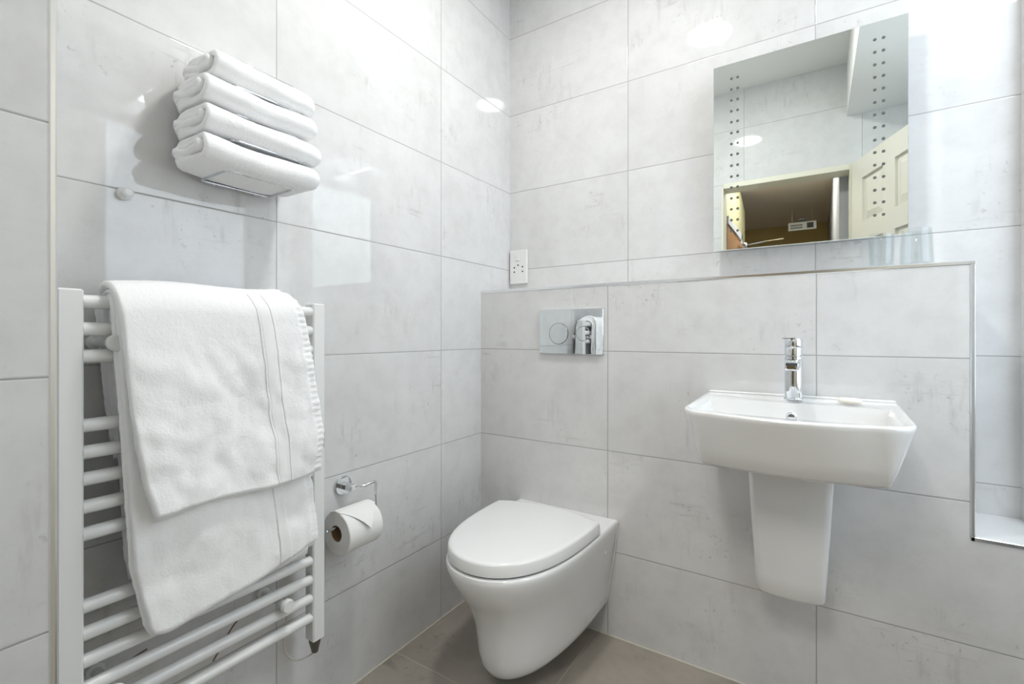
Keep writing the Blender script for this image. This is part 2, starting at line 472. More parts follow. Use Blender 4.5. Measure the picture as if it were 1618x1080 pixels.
# hanging sign with dark pictogram
sg = thing('exit_sign', (1.0, -3.9, HZ - 0.14), 'small white hanging sign with dark pictogram on the landing, seen in mirror', 'sign')
MB().box(0.885, 1.125, -3.912, -3.900, 2.055, 2.135, 0.002).build('sign_board', M_SIGN, sg)
MB().box(1.045, 1.10, -3.899, -3.897, 2.07, 2.122).build('pictogram', M_INK, sg)
tx = MB()
for row, z in ((0, 2.105), (1, 2.080)):
    x = 0.905
    for k in range(9):
        wd = 0.0105
        tx.box(x, x + wd * 0.75, -3.8990, -3.8980, z - 0.006, z + 0.006)
        tx.box(x, x + wd * 0.30, -3.8990, -3.8975, z - 0.009, z + 0.009)
        x += wd * 1.12
tx.build('lettering', M_INK, sg)
for x in (0.92, 1.09): MB().tube([(x, -3.906, 2.134), (x, -3.906, HZ)], 0.0015, 6).build('hanger_wire', M_SIGN, sg)
MB().lathe([(0.035, 0), (0.03, 0.012), (0.01, 0.018)], (1.005, -3.9, 2.150), 'Z', 16).build('indicator', M_BLUE, sg)
# wooden door frame and chrome closer on the cream side wall
wd = thing('wooden_cupboard_door', (0.575, -2.4, 0), 'orange-brown wooden door on the cream landing wall, seen in mirror', 'door')
MB().box(0.5702, 0.588, -2.74, -2.05, 0.0, 1.80, 0.003).build('door_leaf', M_WOOD, wd)
MB().box(0.5702, 0.598, -2.80, -2.74, 0.0, 1.86, 0.003).build('door_post', M_HALLWHITE, wd)
MB().box(0.5702, 0.598, -2.80, -2.05, 1.80, 1.86, 0.003).build('door_head', M_HALLWHITE, wd)
cl = MB(); cl.box(0.600, 0.66, -2.75, -2.55, 1.70, 1.745, 0.008)
cl.tube([(0.63, -2.72, 1.75), (0.76, -2.85, 1.79), (0.90, -2.80, 1.79)], 0.006, 8)
cl.build('door_closer', M_CHROME, wd, 40)

# ------------------------------------------------------------------ bathroom ceiling light
LX, LY = 0.675, -0.80
cl = thing('ceiling_light', (LX, LY, CEIL), 'flat round white ceiling light glowing above the toilet', 'ceiling light')
MB().lathe([(0.092, -0.020), (0.108, -0.020), (0.116, -0.012), (0.118, 0.0)], (LX, LY, CEIL), 'Z', 64, False, False).build('rim', M_PLASTIC, cl, True)
MB().lathe([(0.001, -0.024), (0.05, -0.0235), (0.085, -0.021), (0.094, -0.019), (0.094, -0.012)], (LX, LY, CEIL), 'Z', 64, False, True).build('diffuser', M_LAMP, cl, True)

cl = thing('ceiling_light', (1.71, -0.54, 2.235), 'rectangular white panel light under the bulkhead beside the right wall', 'ceiling light')
MB().box(1.565, 1.845, -0.735, -0.345, 2.229, 2.2345, 0.001).build('rim', M_PLASTIC, cl)
MB().box(1.575, 1.835, -0.725, -0.355, 2.226, 2.230, 0.001).build('diffuser', M_LAMP2, cl)

# ------------------------------------------------------------------ mirror
MX0, MX1, MZ0, MZ1, MY = 0.8370, 1.3320, 1.2840, 1.8865, -0.055
mi = thing('wall_mirror', ((MX0 + MX1) / 2, 0, MZ0), 'rectangular frameless wall mirror with two rows of dots above the ledge', 'mirror')
MB().box(MX0 + 0.07, MX1 - 0.07, MY + 0.005, -0.0005, MZ0 + 0.07, MZ1 - 0.07).build('backing_box', M_PLASTIC, mi)
MB().box(MX0, MX1, MY, MY + 0.005, MZ0, MZ1, 0.0012).build('mirror_glass', M_MIRROR, mi)
for x in (0.8912, 0.9095, 1.2590, 1.2783):
    for k in range(15):
        MB().lathe([(0.0042, -0.0006), (0.0042, 0.0)], (x, MY, 1.8365 - k * 0.03515), 'Y', 14, True, True).build('light_dot', M_DOT, mi)

# ------------------------------------------------------------------ shaver socket
so = thing('shaver_socket', (0.05, 0, 1.2255), 'white shaver socket plate in the corner above the ledge', 'socket')
MB().box(0.006, 0.093, -0.011, -0.0005, 1.2265, 1.372, 0.003).build('faceplate', M_PLASTIC, so)
hs = MB()
for x, z in ((0.030, 1.2975), (0.030, 1.2790), (0.049, 1.3075), (0.0715, 1.2995), (0.0715, 1.2795)):
    hs.lathe([(0.0034, -0.0008), (0.0034, 0.0)], (x, -0.011, z), 'Y', 12)
hs.build('pin_holes', M_INK, so)
MB().box(0.038, 0.056, -0.0150, -0.011, 1.325, 1.352, 0.002).build('voltage_switch', M_SEAT, so)

# ------------------------------------------------------------------ flush plate
fp = thing('flush_plate', (0.395, -D, 1.02), 'mirror-bright chrome flush plate with two round buttons', 'flush plate')
def rrect(x0, x1, z0, z1, r, y, n=6):
    pts = []
    for cx, cz, a in ((x1 - r, z1 - r, 0), (x0 + r, z1 - r, PI / 2), (x0 + r, z0 + r, PI), (x1 - r, z0 + r, 1.5 * PI)):
        pts += [Vector((cx + r * math.cos(a + PI / 2 * k / n), y, cz + r * math.sin(a + PI / 2 * k / n))) for k in range(n + 1)]
    return pts
MB().rings([rrect(0.2725, 0.5195, 0.942, 1.100, 0.006, -D - 0.0005), rrect(0.2725, 0.5195, 0.942, 1.100, 0.006, -D - 0.009),
            rrect(0.2740, 0.5180, 0.9435, 1.0985, 0.005, -D - 0.0115)]).build('plate', M_PLATE, fp, 8)
for cx, r in ((0.3525, 0.0365), (0.4470, 0.0245)):
    b = MB().lathe([(r - 0.0012, -0.0006), (r, 0.0), (r, 0.001)], (cx, -D - 0.0119, 1.0135), 'Y', 48, True, True).build('button', M_PLATE, fp, 8)
    MB().lathe([(r, 0), (r + 0.0014, -0.0002), (r + 0.0014, 0.001)], (cx, -D - 0.0117, 1.0135), 'Y', 48, False, False).build('seam', M_GAP, b)

# ------------------------------------------------------------------ toilet
TX = 0.3725
wc = thing('wall_hung_toilet', (TX, -D, 0.05), 'white wall-hung toilet with closed lid beside the left wall', 'toilet')
def dsec(z, W, f, p, n=48, by=-D - 0.0005, q=2.05):
    out = []
    for i in range(n + 1):
        th = PI * i / n; c = math.cos(th); s = math.sin(th)
        x = W * (1 if c >= 0 else -1) * abs(c) ** (2 / q); y = by + (f - by) * abs(s) ** (2 / p)
        t = (y - by) / (f - by)
        zz = z + (0.104 - z) * (1 - t) if z < 0.104 else z
        out.append(Vector((TX + x, y, zz)))
    return out
prof = [(.3925, .178, -.745, 4.2), (.3925, .188, -.764, 4.2), (.390, .1925, -.770, 4.2), (.383, .1945, -.772, 4.2), (.372, .194, -.771, 4.2), (.35, .190, -.763, 4.0),
        (.33, .187, -.752, 3.7), (.31, .184, -.740, 3.4), (.29, .181, -.726, 3.2), (.27, .178, -.712, 3.0), (.23, .172, -.690, 2.8),
        (.19, .166, -.677, 2.7), (.15, .161, -.670, 2.7), (.115, .158, -.667, 2.65), (.085, .153, -.662, 2.65), (.064, .145, -.650, 2.6), (.050, .133, -.630, 2.5),
        (.041, .115, -.600, 2.4), (.036, .09, -.55, 2.3), (.034, .05, -.45, 2.2)]
MB().rings([dsec(*p) for p in prof]).build('bowl', M_CERAMIC, wc, 50)
def lidring(z, inset, hinge=-0.352):
    # outline of lid: rounded nose, squared rear corners, slightly bowed rear edge
    W, f, p, q = 0.1915 - inset, -0.7665 + inset, 4.2, 2.05
    pts = []; n = 60; by = -D
    for i in range(n + 1):
        th = PI * i / n; c = math.cos(th); s = math.sin(th)
        x = W * (1 if c >= 0 else -1) * abs(c) ** (2 / q); y = by + (f - by) * abs(s) ** (2 / p)
        if y > hinge - 0.035: x *= 1 - 0.10 * ((y - hinge + 0.035) / 0.035) ** 2
        if y <= hinge - inset: pts.append(Vector((TX + x, y, z)))
    a, b2 = pts[-1], pts[0]
    for k in range(0, 13):
        t = k / 12
        x = a.x * (1 - t) + b2.x * t; bow = 0.046 * (1 - abs(2 * t - 1) ** 2.2)
        pts.append(Vector((x, hinge - inset + bow, z)))
    return pts
MB().rings([lidring(0.3935, 0.006), lidring(0.3965, 0.006)]).build('lid_gap_shade', M_GAP, wc)  # dark layer colours in the shade of the gap under the lid
MB().rings([lidring(0.3970, 0.002), lidring(0.3985, 0.0), lidring(0.426, 0.001), lidring(0.4300, 0.0035), lidring(0.4322, 0.008), lidring(0.4330, 0.016)]).build('lid', M_SEAT, wc, 50)
fc = MB()
fc.lathe([(0.0065, -0.004), (0.0065, 0.005), (0.004, 0.0065)], (TX + 0.1835, -0.30, 0.318), 'X', 16)
o = fc.build('fixing_cap', M_CERAMIC, wc, True)
# sealant bead where the bowl meets the wall
bead = MB(); pts = []
for z, wd_ in ((.388, .1925), (.36, .1925), (.31, .186), (.27, .180), (.23, .173), (.19, .167), (.15, .161), (.110, .153)):
    pts.append(Vector((TX + wd_ + 0.0012, -D - 0.0035, z)))
bead.tube(pts, 0.0034, 8)
bead.build('sealant_bead', M_CERAMIC, wc, True)

# ------------------------------------------------------------------ basin
BC = 1.0700
ba = thing('wash_basin', (BC, -D, 0.6), 'white rectangular wall-hung wash basin with half pedestal', 'basin')
def bsec(z, hw_wall, hw_front, yf, bow, r, by=-D - 0.0005, n=10):
    """outline: straight back, near parallel sides, rounded front corners, bowed front"""
    pts = [Vector((BC + hw_wall, by, z))]
    ys = yf + r
    for k in range(1, 5):
        t = k / 5; pts.append(Vector((BC + hw_wall + (hw_front - hw_wall) * t, by + (ys - by) * t, z)))
    for k in range(n + 1):
        a = PI / 2 * k / n
        pts.append(Vector((BC + hw_front - r + r * math.cos(a), ys - r * math.sin(a), z)))
    m = 13
    for k in range(1, m):
        t = k / m; x = (hw_front - r) * (1 - 2 * t)
        pts.append(Vector((BC + x, yf - bow * (1 - (2 * t - 1) ** 2), z)))
    for k in range(n + 1):
        a = PI / 2 * (1 - k / n)
        pts.append(Vector((BC - hw_front + r - r * math.cos(a), ys - r * math.sin(a), z)))
    for k in range(4, 0, -1):
        t = k / 5; pts.append(Vector((BC - hw_wall - (hw_front - hw_wall) * t, by + (ys - by) * t, z)))
    pts.append(Vector((BC - hw_wall, by, z)))
    return pts
def inner(z, hx, y0, y1, r, n=0):
    # basin opening with same vertex count as bsec
    ref = bsec(z, hx, hx, y1, 0.012, r, by=y0)
    return ref
R = [bsec(.700, .120, .110, -.33, .01, .02), bsec(.702, .150, .135, -.40, .01, .02), bsec(.712, .180, .160, -.50, .012, .014),
     bsec(.7185, .187, .167, -.584, .022, .010), bsec(.7255, .190, .1705, -.592, .024, .011), bsec(.760, .200, .184, -.602, .026, .026), bsec(.800, .211, .198, -.613, .029, .048),
     bsec(.828, .2205, .2095, -.621, .031, .068), bsec(.836, .2215, .2110, -.622, .032, .070), bsec(.8395, .2205, .2100, -.6205, .032, .070), bsec(.8405, .218, .207, -.617, .031, .068)]
bowl_rings = R + [inner(.8400, .205, -.2300, -.600, .055), inner(.8350, .197, -.318, -.594, .050), inner(.815, .190, -.323, -.588, .048),
                  inner(.760, .178, -.335, -.575, .045), inner(.725, .155, -.355, -.55, .05), inner(.715, .10, -.40, -.50, .04)]
MB().rings(bowl_rings).build('bowl', M_CERAMIC, ba, 55)
# raised lip along the wall
MB().box(BC - 0.2175, BC + 0.2175, -D - 0.012, -D - 0.0005, 0.838, 0.846, 0.003).build('back_lip', M_CERAMIC, ba, 35)
of = MB().lathe([(0.0075, -0.002), (0.0105, -0.003), (0.0125, -0.001), (0.0125, 0.004)], (BC - 0.002, -0.3255, 0.801), 'Y', 28, False, False)
of.build('overflow_ring', M_CHROME, ba, True)
MB().lathe([(0.0078, 0.0), (0.0078, 0.003)], (BC - 0.002, -0.3262, 0.801), 'Y', 24).build('overflow_hole', M_DARKMETAL, ba)
MB().lathe([(0.02, 0), (0.021, 0.002), (0.018, 0.004)], (BC, -0.45, 0.7152), 'Z', 24).build('drain', M_CHROME, ba, True)
def psec(z, ww, wf2, yf, r):
    pts = []; by = -D - 0.0005; n = 6
    PC = 1.0665
    pts.append(Vector((PC + ww, by, z)))
    for k in range(n + 1):
        a = PI / 2 * k / n; pts.append(Vector((PC + wf2 - r + r * math.cos(a), yf + r - r * math.sin(a), z)))
    for t in (0.25, 0.5, 0.75):
        pts.append(Vector((PC + (wf2 - r) * (1 - 2 * t), yf - 0.006 * (1 - (2 * t - 1) ** 2), z)))
    for k in range(n + 1):
        a = PI / 2 * (1 - k / n); pts.append(Vector((PC - wf2 + r - r * math.cos(a), yf + r - r * math.sin(a), z)))
    pts.append(Vector((PC - ww, by, z)))
    return pts
MB().rings([psec(.374, .074, .066, -.385, .018), psec(.371, .078, .070, -.392, .02), psec(.378, .080, .0730, -.397, .02), psec(.42, .082, .0755, -.400, .02),
            psec(.55, .090, .0835, -.405, .02), psec(.712, .1000, .0920, -.412, .02)][::1]).build('pedestal', M_CERAMIC, ba, 40)

# ------------------------------------------------------------------ tap
TPX, TPY = 1.0705, -0.268
tp = thing('mixer_tap', (TPX, TPY, 0.8395), 'chrome single-lever mixer tap standing on the basin', 'tap')
MB().lathe([(0.0225, 0), (0.0225, 0.003), (0.0207, 0.004), (0.0207, 0.112), (0.019, 0.1135)], (TPX, TPY, 0.8400), 'Z', 40).build('body', M_CHROME, tp, 35)
MB().lathe([(0.019, 0.1145), (0.0207, 0.1160), (0.0207, 0.1355), (0.0203, 0.1363), (0.0207, 0.1371), (0.0207, 0.157), (0.0195, 0.159)], (TPX, TPY, 0.8400), 'Z', 40).build('handle', M_CHROME, tp, 35)
sp = MB(); rs = []
for y, hz, ww in ((-0.272, .013, .017), (-0.32, .0125, .0165), (-0.370, .011, .016), (-0.3745, .0102, .0152), (-0.3775, .008, .013), (-0.378, .006, .011)):
    rs.append([Vector((TPX + p.x, y, 0.9365 + p.z - (y + .272) * -0.05)) for p in rrect(-ww, ww, -hz, hz, .006, 0)])
sp.rings(rs).build('spout', M_CHROME, tp, 35)
MB().lathe([(0.0095, -0.001), (0.0095, 0.003)], (TPX, -0.362, 0.9208), 'Z', 20).build('aerator', M_DARKMETAL, tp)
MB().box(TPX - 0.0125, TPX + 0.0125, -0.3792, -0.3775, 0.9335, 0.9405, 0.0005).build('outlet', M_GAP, tp)
lv = MB().box(TPX - 0.0265, TPX + 0.006, TPY - 0.006, TPY + 0.005, 0.9985, 1.0015, 0.001)
lv.tube([(TPX, TPY - 0.018, 0.992), (TPX - 0.001, TPY - 0.052, 0.999)], 0.0032, 12)
lv.build('lever', M_CHROME, tp, 35)

# ------------------------------------------------------------------ soap
sb = MB(); rs = []
for k in range(11):
    a = -PI / 2 + PI * k / 10
    rr = 0.62 + 0.38 * math.cos(a)
    rs.append([Vector((1.190 + 0.0255 * (rr) * (abs(math.cos(t)) ** .75) * (1 if math.cos(t) >= 0 else -1), -0.290 + 0.018 * rr * (abs(math.sin(t)) ** .75) * (1 if math.sin(t) >= 0 else -1), 0.8475 + 0.0065 * math.sin(a)))
               for t in [2 * PI * i / 32 for i in range(32)]])
tag(sb.rings(rs).build('soap_bar', M_SOAP, None, True, (1.190, -0.290, 0.841)), 'small cream oval soap bar on the basin rear edge', 'soap')

# ------------------------------------------------------------------ tumblers
def tumbler(x, y, label, rt, rb, h):
    z = LEDGE + 0.0005
    pr = [(0.001, 0.002), (rb - 0.004, 0.003), (rb - 0.001, 0.0), (rb, 0.002), (rb * .6 + rt * .4, h * .4), (rt, h * .97), (rt - 0.001, h), (rt - 0.0022, h * .985), (rb * .6 + rt * .4 - .0022, h * .4), (rb - 0.0035, 0.009), (0.001, 0.008)]
    o = MB().lathe(pr, (x, y, z), 'Z', 40, True, True).build('drinking_glass', M_GLASS, None, True, (x, y, z))
    return tag(o, label, 'glass', 'tumblers on the ledge')
tumbler(1.2650, -0.150, 'clear glass tumbler on the ledge below the mirror, the left one', 0.0275, 0.0255, 0.089)
tumbler(1.3375, -0.135, 'clear glass tumbler on the ledge at the mirror corner, the right one', 0.0300, 0.0350, 0.097)

# small round cap on the recess shelf, cut by the right edge of the picture
tag(MB().lathe([(0.020, 0.0005), (0.021, 0.012), (0.021, 0.030), (0.018, 0.038), (0.010, 0.041)], (1.588, -0.052, SILL), 'Z', 28).build('bottle_cap', M_CERAMIC, None, True, (1.588, -0.052, SILL)),
    'small round white cap on the recess shelf at the right edge of the photo', 'cap')

# ------------------------------------------------------------------ white peg on the left wall
pg = MB().lathe([(0.0125, 0.0005), (0.0125, 0.003), (0.0065, 0.006), (0.0055, 0.014), (0.0085, 0.018), (0.0095, 0.022), (0.006, 0.025)], (0, -1.3605, 1.281), 'X', 28)
tag(pg.build('wall_peg', M_PLASTIC, None, True, (0, -1.3605, 1.281)), 'small white plastic peg stuck on the left wall', 'peg')

# ------------------------------------------------------------------ towel radiator
RY0, RY1 = -1.4790, -0.9890; RX0, RX1 = 0.066, 0.1000
ra = thing('towel_radiator', (0.085, -1.234, 0.25), 'white ladder towel radiator on the left wall', 'radiator')
MB().box(RX0, RX1, RY0, -1.4450, 0.262, 1.0860, 0.003).build('upright', M_ENAMEL, ra, 35)
MB().box(RX0, RX1, -1.0215, RY1, 0.262, 1.0860, 0.003).build('upright', M_ENAMEL, ra, 35)
RUNG = [1.0655, 1.0195, 0.9735, 0.8570, 0.8120, 0.7670, 0.7200, 0.6745, 0.5530, 0.5070, 0.4610, 0.4150, 0.3690, 0.3220]
for z in RUNG:
    MB().tube([(0.087, -1.4455, z), (0.087, -1.234, z), (0.087, -1.0210, z)], 0.0117, 20).build('rung', M_ENAMEL, ra, 40)
for y, z in ((-1.405, 0.996), (-1.085, 0.996), (-1.405, 0.392), (-1.0935, 0.392)):
    br = MB().lathe([(0.014, 0.0005), (0.014, 0.010), (0.0085, 0.014), (0.0085, 0.105)], (0, y, z), 'X', 20).build('bracket', M_ENAMEL, ra, 40)
    MB().lathe([(0.0085, 0.098), (0.0145, 0.104), (0.0150, 0.112), (0.0125, 0.1165)], (0, y, z), 'X', 28).build('knob', M_ENAMEL, br, 40)
# element end and cable under the right upright
el = MB(); rs = []
for z, a in ((0.2620, .0155), (0.2560, .0150), (0.236, .0095), (0.229, .008)):
    rs.append([Vector((0.083 + math.cos(t) * a, -1.0055 + math.sin(t) * a * .95, z)) for t in [2 * PI * i / 8 + .39 for i in range(8)]])
o = el.rings(rs).build('element_end', M_DARKMETAL, ra, 35); o['label'] = 'dark metal valve end'
o = MB().tube(fillet([(0.083, -1.0055, 0.231), (0.075, -1.012, 0.2200), (0.055, -1.040, 0.212), (0.045, -1.0605, 0.240), (0.045, -1.0640, 0.285), (0.048, -1.058, 0.318), (0.05, -1.06, 0.375)], .03, 8), 0.0022, 8).build('cable', M_CABLE, ra, True)
o['label'] = 'pale looping cable'
for pts in ([(0.02, -1.150, 0.370), (0.02, -1.172, 0.352), (0.02, -1.185, 0.333), (0.02, -1.21, 0.30)], [(0.02, -1.40, 0.36), (0.02, -1.38, 0.378), (0.022, -1.35, 0.392), (0.02, -1.33, 0.394)]):
    MB().tube(fillet(pts, .02, 5), 0.0018, 6).build('thin_wire', M_BROWNCABLE, ra, True)

# ------------------------------------------------------------------ towels on the radiator
def lerp(tab, x):
    if x <= tab[0][0]: return tab[0][1]
    for (a, b2), (c, d2) in zip(tab, tab[1:]):
        if x <= c: return b2 + (d2 - b2) * (x - a) / (c - a)
    return tab[-1][1]

def drape(mb, L, Rr, xf, xb, zb_front, zb_back, ztop, T, seed, wr=0.004, hem=False, yshift=0.0, nu=90, nv=70, topsag=None, lback=0.0):
    """a towel layer hung over the top rung: front bottom -> over -> back bottom. L/Rr = tables z->Y, zb_front(v)"""
    cx = (xf + xb) / 2; rr = (xf - xb) / 2
    P = []
    for i in range(nu):
        s = i / (nu - 1); row = []
        for j in range(nv):
            v = j / (nv - 1)
            zb = zb_front(v); zt = ztop + (topsag(v) if topsag else 0) - rr
            Lf = zt - zb; La = PI * rr; Lb = zt - zb_back(v)
            d = s * (Lf + La + Lb)
            if d < Lf: x, z, nx = xf, zb + d, 1
            elif d < Lf + La:
                a = (d - Lf) / rr; x, z = cx + rr * math.cos(a), zt + rr * math.sin(a)
            else: x, z = xb, zt - (d - Lf - La)
            frontness = 1.0 if d < Lf else 0.0
            yl, yr = lerp(L, z), lerp(Rr, z)
            if d > Lf + La * .5: yl += lback; 
            y = yl + (yr - yl) * v + yshift
            # folds and soft waves of the pile
            hang = min(1, max(0, (zt - z) / 0.12))
            k = wr * hang * (1 if frontness else .6)
            x += k * (1.6 * nz(y * 7 + seed, z * 4, seed) + 0.9 * nz(y * 16, z * 11 + seed, seed) + 0.4 * nz(y * 40, z * 30, seed))
            if d < Lf and v > 0.74: x += 0.0022 * hang * min(1, (v - 0.74) / 0.06) * nz(z * 26 + seed, y * 5, seed)
            if d < Lf: x += 0.012 * hang * (zt - z) / 0.4
            x += 0.0006 * nz(y * 220, z * 220, seed); z += 0.0006 * nz(y * 200, z * 200, seed + 4)
            if j in (0, nv - 1): y += 0.0015 * nz(z * 90, seed, 3)
            row.append(Vector((x, y, z)))
        P.append(row)
    def th(i, j):
        v = j / (nv - 1); s = i / (nu - 1)
        wdt = 0.36; dv = min(v, 1 - v) * wdt; ds = min(s, 1 - s) * 0.8
        r = T / 2; t = T
        for dd_ in (dv, ds):
            if dd_ < r: t = min(t, T * math.sqrt(max(0.0, 1 - (1 - dd_ / r) ** 2)) + 0.0005)
        if hem and v > 0.94 and P[i][j].x > 0.10:
            t *= 0.82 + 0.26 * math.sin(P[i][j].z / 0.0135 * 2 * PI)
        return t
    mb.slab(P, th)
    return P

# hand towel (front), folded in two layers
L1 = [(0.68, -1.362), (0.74, -1.378), (0.82, -1.391), (0.93, -1.401), (1.02, -1.408), (1.07, -1.413), (1.12, -1.418)]
R1 = [(0.68, -1.036), (0.74, -1.034), (0.785, -1.032), (0.86, -1.042), (0.934, -1.052), (1.02, -1.064), (1.065, -1.074), (1.09, -1.086), (1.12, -1.12)]
zf1 = lambda v: 0.686 + 0.0055 * v + 0.004 * math.sin(v * 7) + (0.004 * math.exp(-(v / 0.05)))
t1 = MB()
P1 = drape(t1, L1, R1, 0.1395, 0.026, zf1, lambda v: 0.78 + .01 * v, 1.1090, 0.0135, 3.1, 0.0082, hem=True, nu=190, nv=110, topsag=lambda v: -0.012 * (1 - v) + 0.004 * math.sin(v * 6))
t1b = MB()
drape(t1b, [(a, b2 + .004) for a, b2 in L1], [(a, b2 - .008) for a, b2 in R1], 0.1245, 0.038, lambda v: 0.676 + 0.004 * v + 0.008 * v * v, lambda v: 0.80, 1.0965, 0.0125, 5.7, 0.003, topsag=lambda v: -0.010 * (1 - v))
ht = thing('hand_towel', (0.09, -1.22, 0.68), 'white hand towel with woven band, hung in front on the radiator top', 'towel')
t1.add(t1b.v, t1b.f)
t1.build('terry_cloth', M_TERRY, ht, 'full')
# woven band following the front of the towel
def strip_on(P, v0, v1, lift, T, i0, i1, n=8):
    nv = len(P[0]); out = []
    for i in range(i0, i1):
        row = []
        for k in range(n):
            v = (v0 + (v1 - v0) * k / (n - 1)) * (nv - 1); j = int(v); f = v - j
            j2 = min(j + 1, nv - 1)
            p = P[i][j] * (1 - f) + P[i][j2] * f
            dv = (P[i][min(j + 1, nv - 1)] - P[i][max(j - 1, 0)]); du = (P[min(i + 1, len(P) - 1)][j] - P[max(i - 1, 0)][j])
            nrm = du.cross(dv).normalized()
            if nrm.dot(p - Vector((0.087, p.y, 1.04 if p.z > 1.04 else p.z))) < 0: nrm = -nrm
            row.append(p + nrm * lift)
        out.append(row)
    return out
bd = MB()
S = strip_on(P1, 0.685, 0.762, 0.0062, 0.001, 1, 98)
bd.slab(S, 0.0016)
for a in (0.680, 0.767): bd.slab(strip_on(P1, a - .006, a + .006, 0.0062, 0.001, 1, 98, 5), 0.0034)
bd.build('woven_band', M_BAND, ht, 'full')
lb = MB().box(0.142, 0.1435, -1.0360, -1.0205, 0.744, 0.780)
lbo = lb.build('care_label', M_LABEL, ht)
lt = MB()
for k, z in enumerate((0.774, 0.766, 0.760, 0.753)):
    lt.box(0.1435, 0.1440, -1.0335 + .002 * (k % 2), -1.0245, z, z + 0.0035)
lt.build('label_print', M_INK, lbo)

# bath towel underneath, hanging lower
L2 = [(0.45, -1.345), (0.49, -1.366), (0.52, -1.371), (0.60, -1.386), (0.76, -1.393), (1.0, -1.405), (1.1, -1.41)]
R2 = [(0.45, -1.042), (0.52, -1.032), (0.56, -1.030), (0.69, -1.045), (0.80, -1.050), (1.0, -1.070), (1.1, -1.09)]
def zf2(v):
    return 0.463 + 0.058 * (v ** 1.15) + 0.006 * math.sin(v * 8) * v + 0.012 * math.exp(-v / 0.04)
t2 = MB()
P2 = drape(t2, L2, R2, 0.1130, 0.050, zf2, lambda v: 0.553 + 0.01 * v, 1.0915, 0.0125, 9.3, 0.0062, hem=True, nu=190, nv=100, topsag=lambda v: -0.004, lback=0.010)
t2b = MB()
drape(t2b, [(a, b2 - .004) for a, b2 in L2], [(a, b2 - .016) for a, b2 in R2], 0.1035, 0.060, lambda v: 0.462 + 0.036 * v + 0.010 * math.exp(-v / 0.06), lambda v: 0.60, 1.083, 0.009, 13.2, 0.0022, topsag=lambda v: -0.004, lback=0.018)
bt = thing('bath_towel', (0.09, -1.22, 0.47), 'white bath towel hanging lowest on the radiator, behind the hand towel', 'towel')
t2.add(t2b.v, t2b.f)
t2.build('terry_cloth', M_TERRY, bt, 'full')
bd = MB(); bd.slab(strip_on(P2, 0.72, 0.79, 0.0066, 0.001, 1, 76), 0.0016)
bd.build('woven_band', M_BAND, bt, 'full')

# ------------------------------------------------------------------ wire towel rack and folded towels
rk = thing('wire_towel_rack', (0.01, -1.16, 1.33), 'chrome wire rack on the left wall holding four towels', 'rack')
LZ = [1.3400, 1.3965, 1.4530, 1.5095, 1.5680]
for i, z in enumerate(LZ):
    y0, y1, xf = -1.234, -1.086, (0.128, 0.152, 0.142, 0.142, 0.128)[i]
    pts = [(0.016, -1.16, z), (0.016, y0, z), (xf, y0, z), (xf, y1, z), (0.016, y1, z), (0.016, -1.159, z)]
    lo = MB().tube(fillet(pts, 0.014, 6), 0.0029, 10).build('shelf_loop', M_CHROME, rk, True)
for y in (-1.205, -1.115):
    MB().tube([(0.0125, y, 1.336), (0.0125, y, 1.57)], 0.0026, 10).build('back_wire', M_CHROME, rk, True)
    MB().lathe([(0.009, 0.0005), (0.009, 0.010)], (0, y, 1.545), 'X', 20).build('wall_mount', M_CHROME, rk, 40)

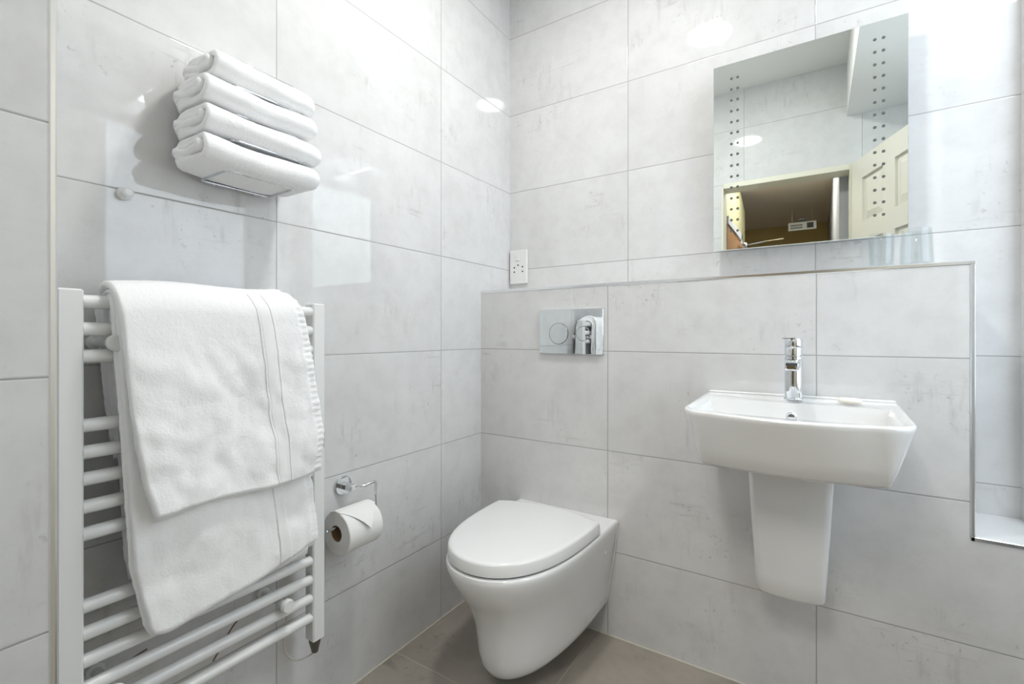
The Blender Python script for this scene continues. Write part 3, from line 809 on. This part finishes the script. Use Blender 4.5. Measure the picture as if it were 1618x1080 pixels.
def folded_towel(z0, z1, yl, yr, xo, seed, label):
    o = thing('folded_towel', (0.09, (yl + yr) / 2, z0), label, 'towel', 'folded towels in the wire rack')
    H = z1 - z0; zc = (z0 + z1) / 2; t = H / 4.4
    X0 = 0.024; nvv = 90
    def fold(mb, x_front, zmid, R_, T, ya, yb, sd):
        # a U-shaped fold: back -> front upper, round the nose, back under
        P = []; nu = 56
        Lf = x_front - R_ - X0
        tot = 2 * Lf + PI * R_
        for j in range(nvv):
            v = j / (nvv - 1); y = ya + (yb - ya) * v; row = []
            # ends slump and round off
            e = 1 - 0.35 * math.exp(-(1 - v) / 0.05)
            sag = -0.004 * math.sin(PI * v) + 0.004 * nz(y * 9, sd, 1)
            for i in range(nu):
                d = tot * i / (nu - 1)
                if d < Lf: x, z = X0 + d, R_
                elif d < Lf + PI * R_:
                    a = (d - Lf) / R_; x, z = x_front - R_ + R_ * math.sin(a), R_ * math.cos(a)
                else: x, z = x_front - R_ - (d - Lf - PI * R_), -R_
                z *= 1 + 0.10 * nz(y * 12, x * 20, sd) ; z *= e
                x2 = x + (0.005 * nz(y * 14, z * 20, sd + 2) - 0.016 * math.exp(-(1 - v) / 0.07)) * (x - X0) / 0.1
                dend = min(d, tot - d); pull = 0.022 * max(0.0, 1 - dend / 0.035) ** 2
                yy = y + 0.005 * nz(x * 18, z * 14, sd + 5) * (1 if v < 0.5 else .3) + (pull * max(0, 1 - v / 0.25) if v < 0.25 else 0)
                zz = zmid + z + sag + 0.0006 * nz(x * 200, y * 200, sd)
                row.append(Vector((x2, yy, zz)))
            P.append(row)
        def th(i, j):
            v = i / (nvv - 1); s = j / (nu - 1); dv = min(v, 1 - v) * abs(yb - ya); ds = min(s, 1 - s) * tot
            r = T / 2; tt = T
            for q in (dv, ds):
                if q < r: tt = min(tt, T * math.sqrt(max(0, 1 - (1 - q / r) ** 2)) + 0.0005)
            return tt
        mb.slab(P, th)
    mb = MB()
    T = H * 0.27
    fold(mb, xo, zc, H / 2 - T / 2, T, yl, yr, seed)                         # outer wrap
    fold(mb, xo - T * 1.02, zc, H / 2 - T * 1.45, T * 0.95, yl - 0.006, yr - 0.012, seed + 3)  # inner fold
    mb.build('terry_fold', M_TERRY, o, 'full')
    # rolled hem showing at the open end
    rm = MB()
    rm.tube([(0.022, yl + 0.020, zc - H * .22), (0.045, yl + 0.010, zc - H * .20), (0.075, yl + 0.004, zc - H * .24), (0.115, yl + 0.010, zc - H * .22)], [T * .55, T * .70, T * .66, T * .4], 14)
    rm.tube([(0.022, yl + 0.018, zc + H * .26), (0.050, yl + 0.008, zc + H * .24), (0.085, yl + 0.006, zc + H * .20), (0.125, yl + 0.012, zc + H * .16)], [T * .5, T * .66, T * .62, T * .4], 14)
    rm.tube([(0.03, yl + 0.006, zc + H * .12), (0.06, yl - 0.004, zc + H * .05), (0.10, yl + 0.002, zc - H * .10), (xo - 0.030, yl + 0.006, zc + H * .02)], [T * .42, T * .5, T * .48, T * .35], 14)
    rm.build('rolled_edge', M_TERRY, o, 'full')
    return o
folded_towel(1.5130, 1.5640, -1.272, -1.048, 0.156, 1.0, 'white folded towel on top of the stack in the wire rack')
folded_towel(1.4565, 1.5060, -1.290, -1.046, 0.163, 8.0, 'white folded towel second from the top in the wire rack')
folded_towel(1.4000, 1.4495, -1.290, -1.036, 0.166, 15.0, 'white folded towel third from the top in the wire rack')
folded_towel(1.3435, 1.3930, -1.292, -1.040, 0.164, 22.0, 'white folded towel at the bottom of the wire rack')

# ------------------------------------------------------------------ toilet roll holder and roll
th_ = thing('toilet_roll_holder', (0, -0.864, 0.587), 'chrome toilet roll holder on the left wall', 'toilet roll holder')
MB().lathe([(0.0265, 0.0005), (0.0270, 0.003), (0.0270, 0.007), (0.0255, 0.009)], (0, -0.864, 0.5865), 'X', 36).build('rosette', M_CHROME, th_, 35)
MB().box(0.009, 0.052, -0.874, -0.854, 0.578, 0.595, 0.0025).build('post', M_CHROME, th_, 35)
MB().tube(fillet([(0.048, -0.858, 0.5880), (0.066, -0.845, 0.5900), (0.066, -0.8000, 0.5945), (0.066, -0.7965, 0.503), (0.066, -0.962, 0.503)], 0.012, 8), 0.0042, 12).build('wire_arm', M_CHROME, th_, True)
RX, RZ, RR = 0.068, 0.4895, 0.0560
tr = thing('toilet_roll', (RX, -0.865, RZ), 'white toilet roll with folded point on the chrome holder', 'toilet roll')
YA, YB = -0.933, -0.824
MB().lathe([(0.0215, YA), (RR - 0.002, YA), (RR, YA + 0.002), (RR, YB - 0.002), (RR - 0.002, YB), (0.0215, YB), (0.0215, YA)], (RX, 0, RZ), 'Y', 56, False, False).build('paper', M_PAPER, tr, 35)
MB().lathe([(0.0200, YA + 0.001), (0.0213, YA + 0.001), (0.0213, YB - 0.001), (0.0200, YB - 0.001), (0.0200, YA + 0.001)], (RX, 0, RZ), 'Y', 40, False, False).build('cardboard_core', M_CARD, tr, 35)
# the last sheet, folded to a point on top of the roll
fl = MB(); rows = []
for i in range(24):
    s = i / 23; a = math.radians(120 - 112 * s)    # from the wall side over the top to the front
    wdt = (YB - YA) / 2 * (1.0 if s < 0.42 else max(0.01, 1 - (s - 0.42) / 0.58))
    yc = (YA + YB) / 2 + (0.004 if s > .42 else 0)
    lift = 0.0012 + (0.010 * max(0, (s - 0.5) / 0.5) ** 1.5)
    rows.append([Vector((RX + (RR + lift) * math.cos(a), yc + wdt * (2 * k / 9 - 1), RZ + (RR + lift) * math.sin(a))) for k in range(10)])
fl.slab(rows, 0.0008)
fl.build('folded_sheet', M_PAPER, tr, True)
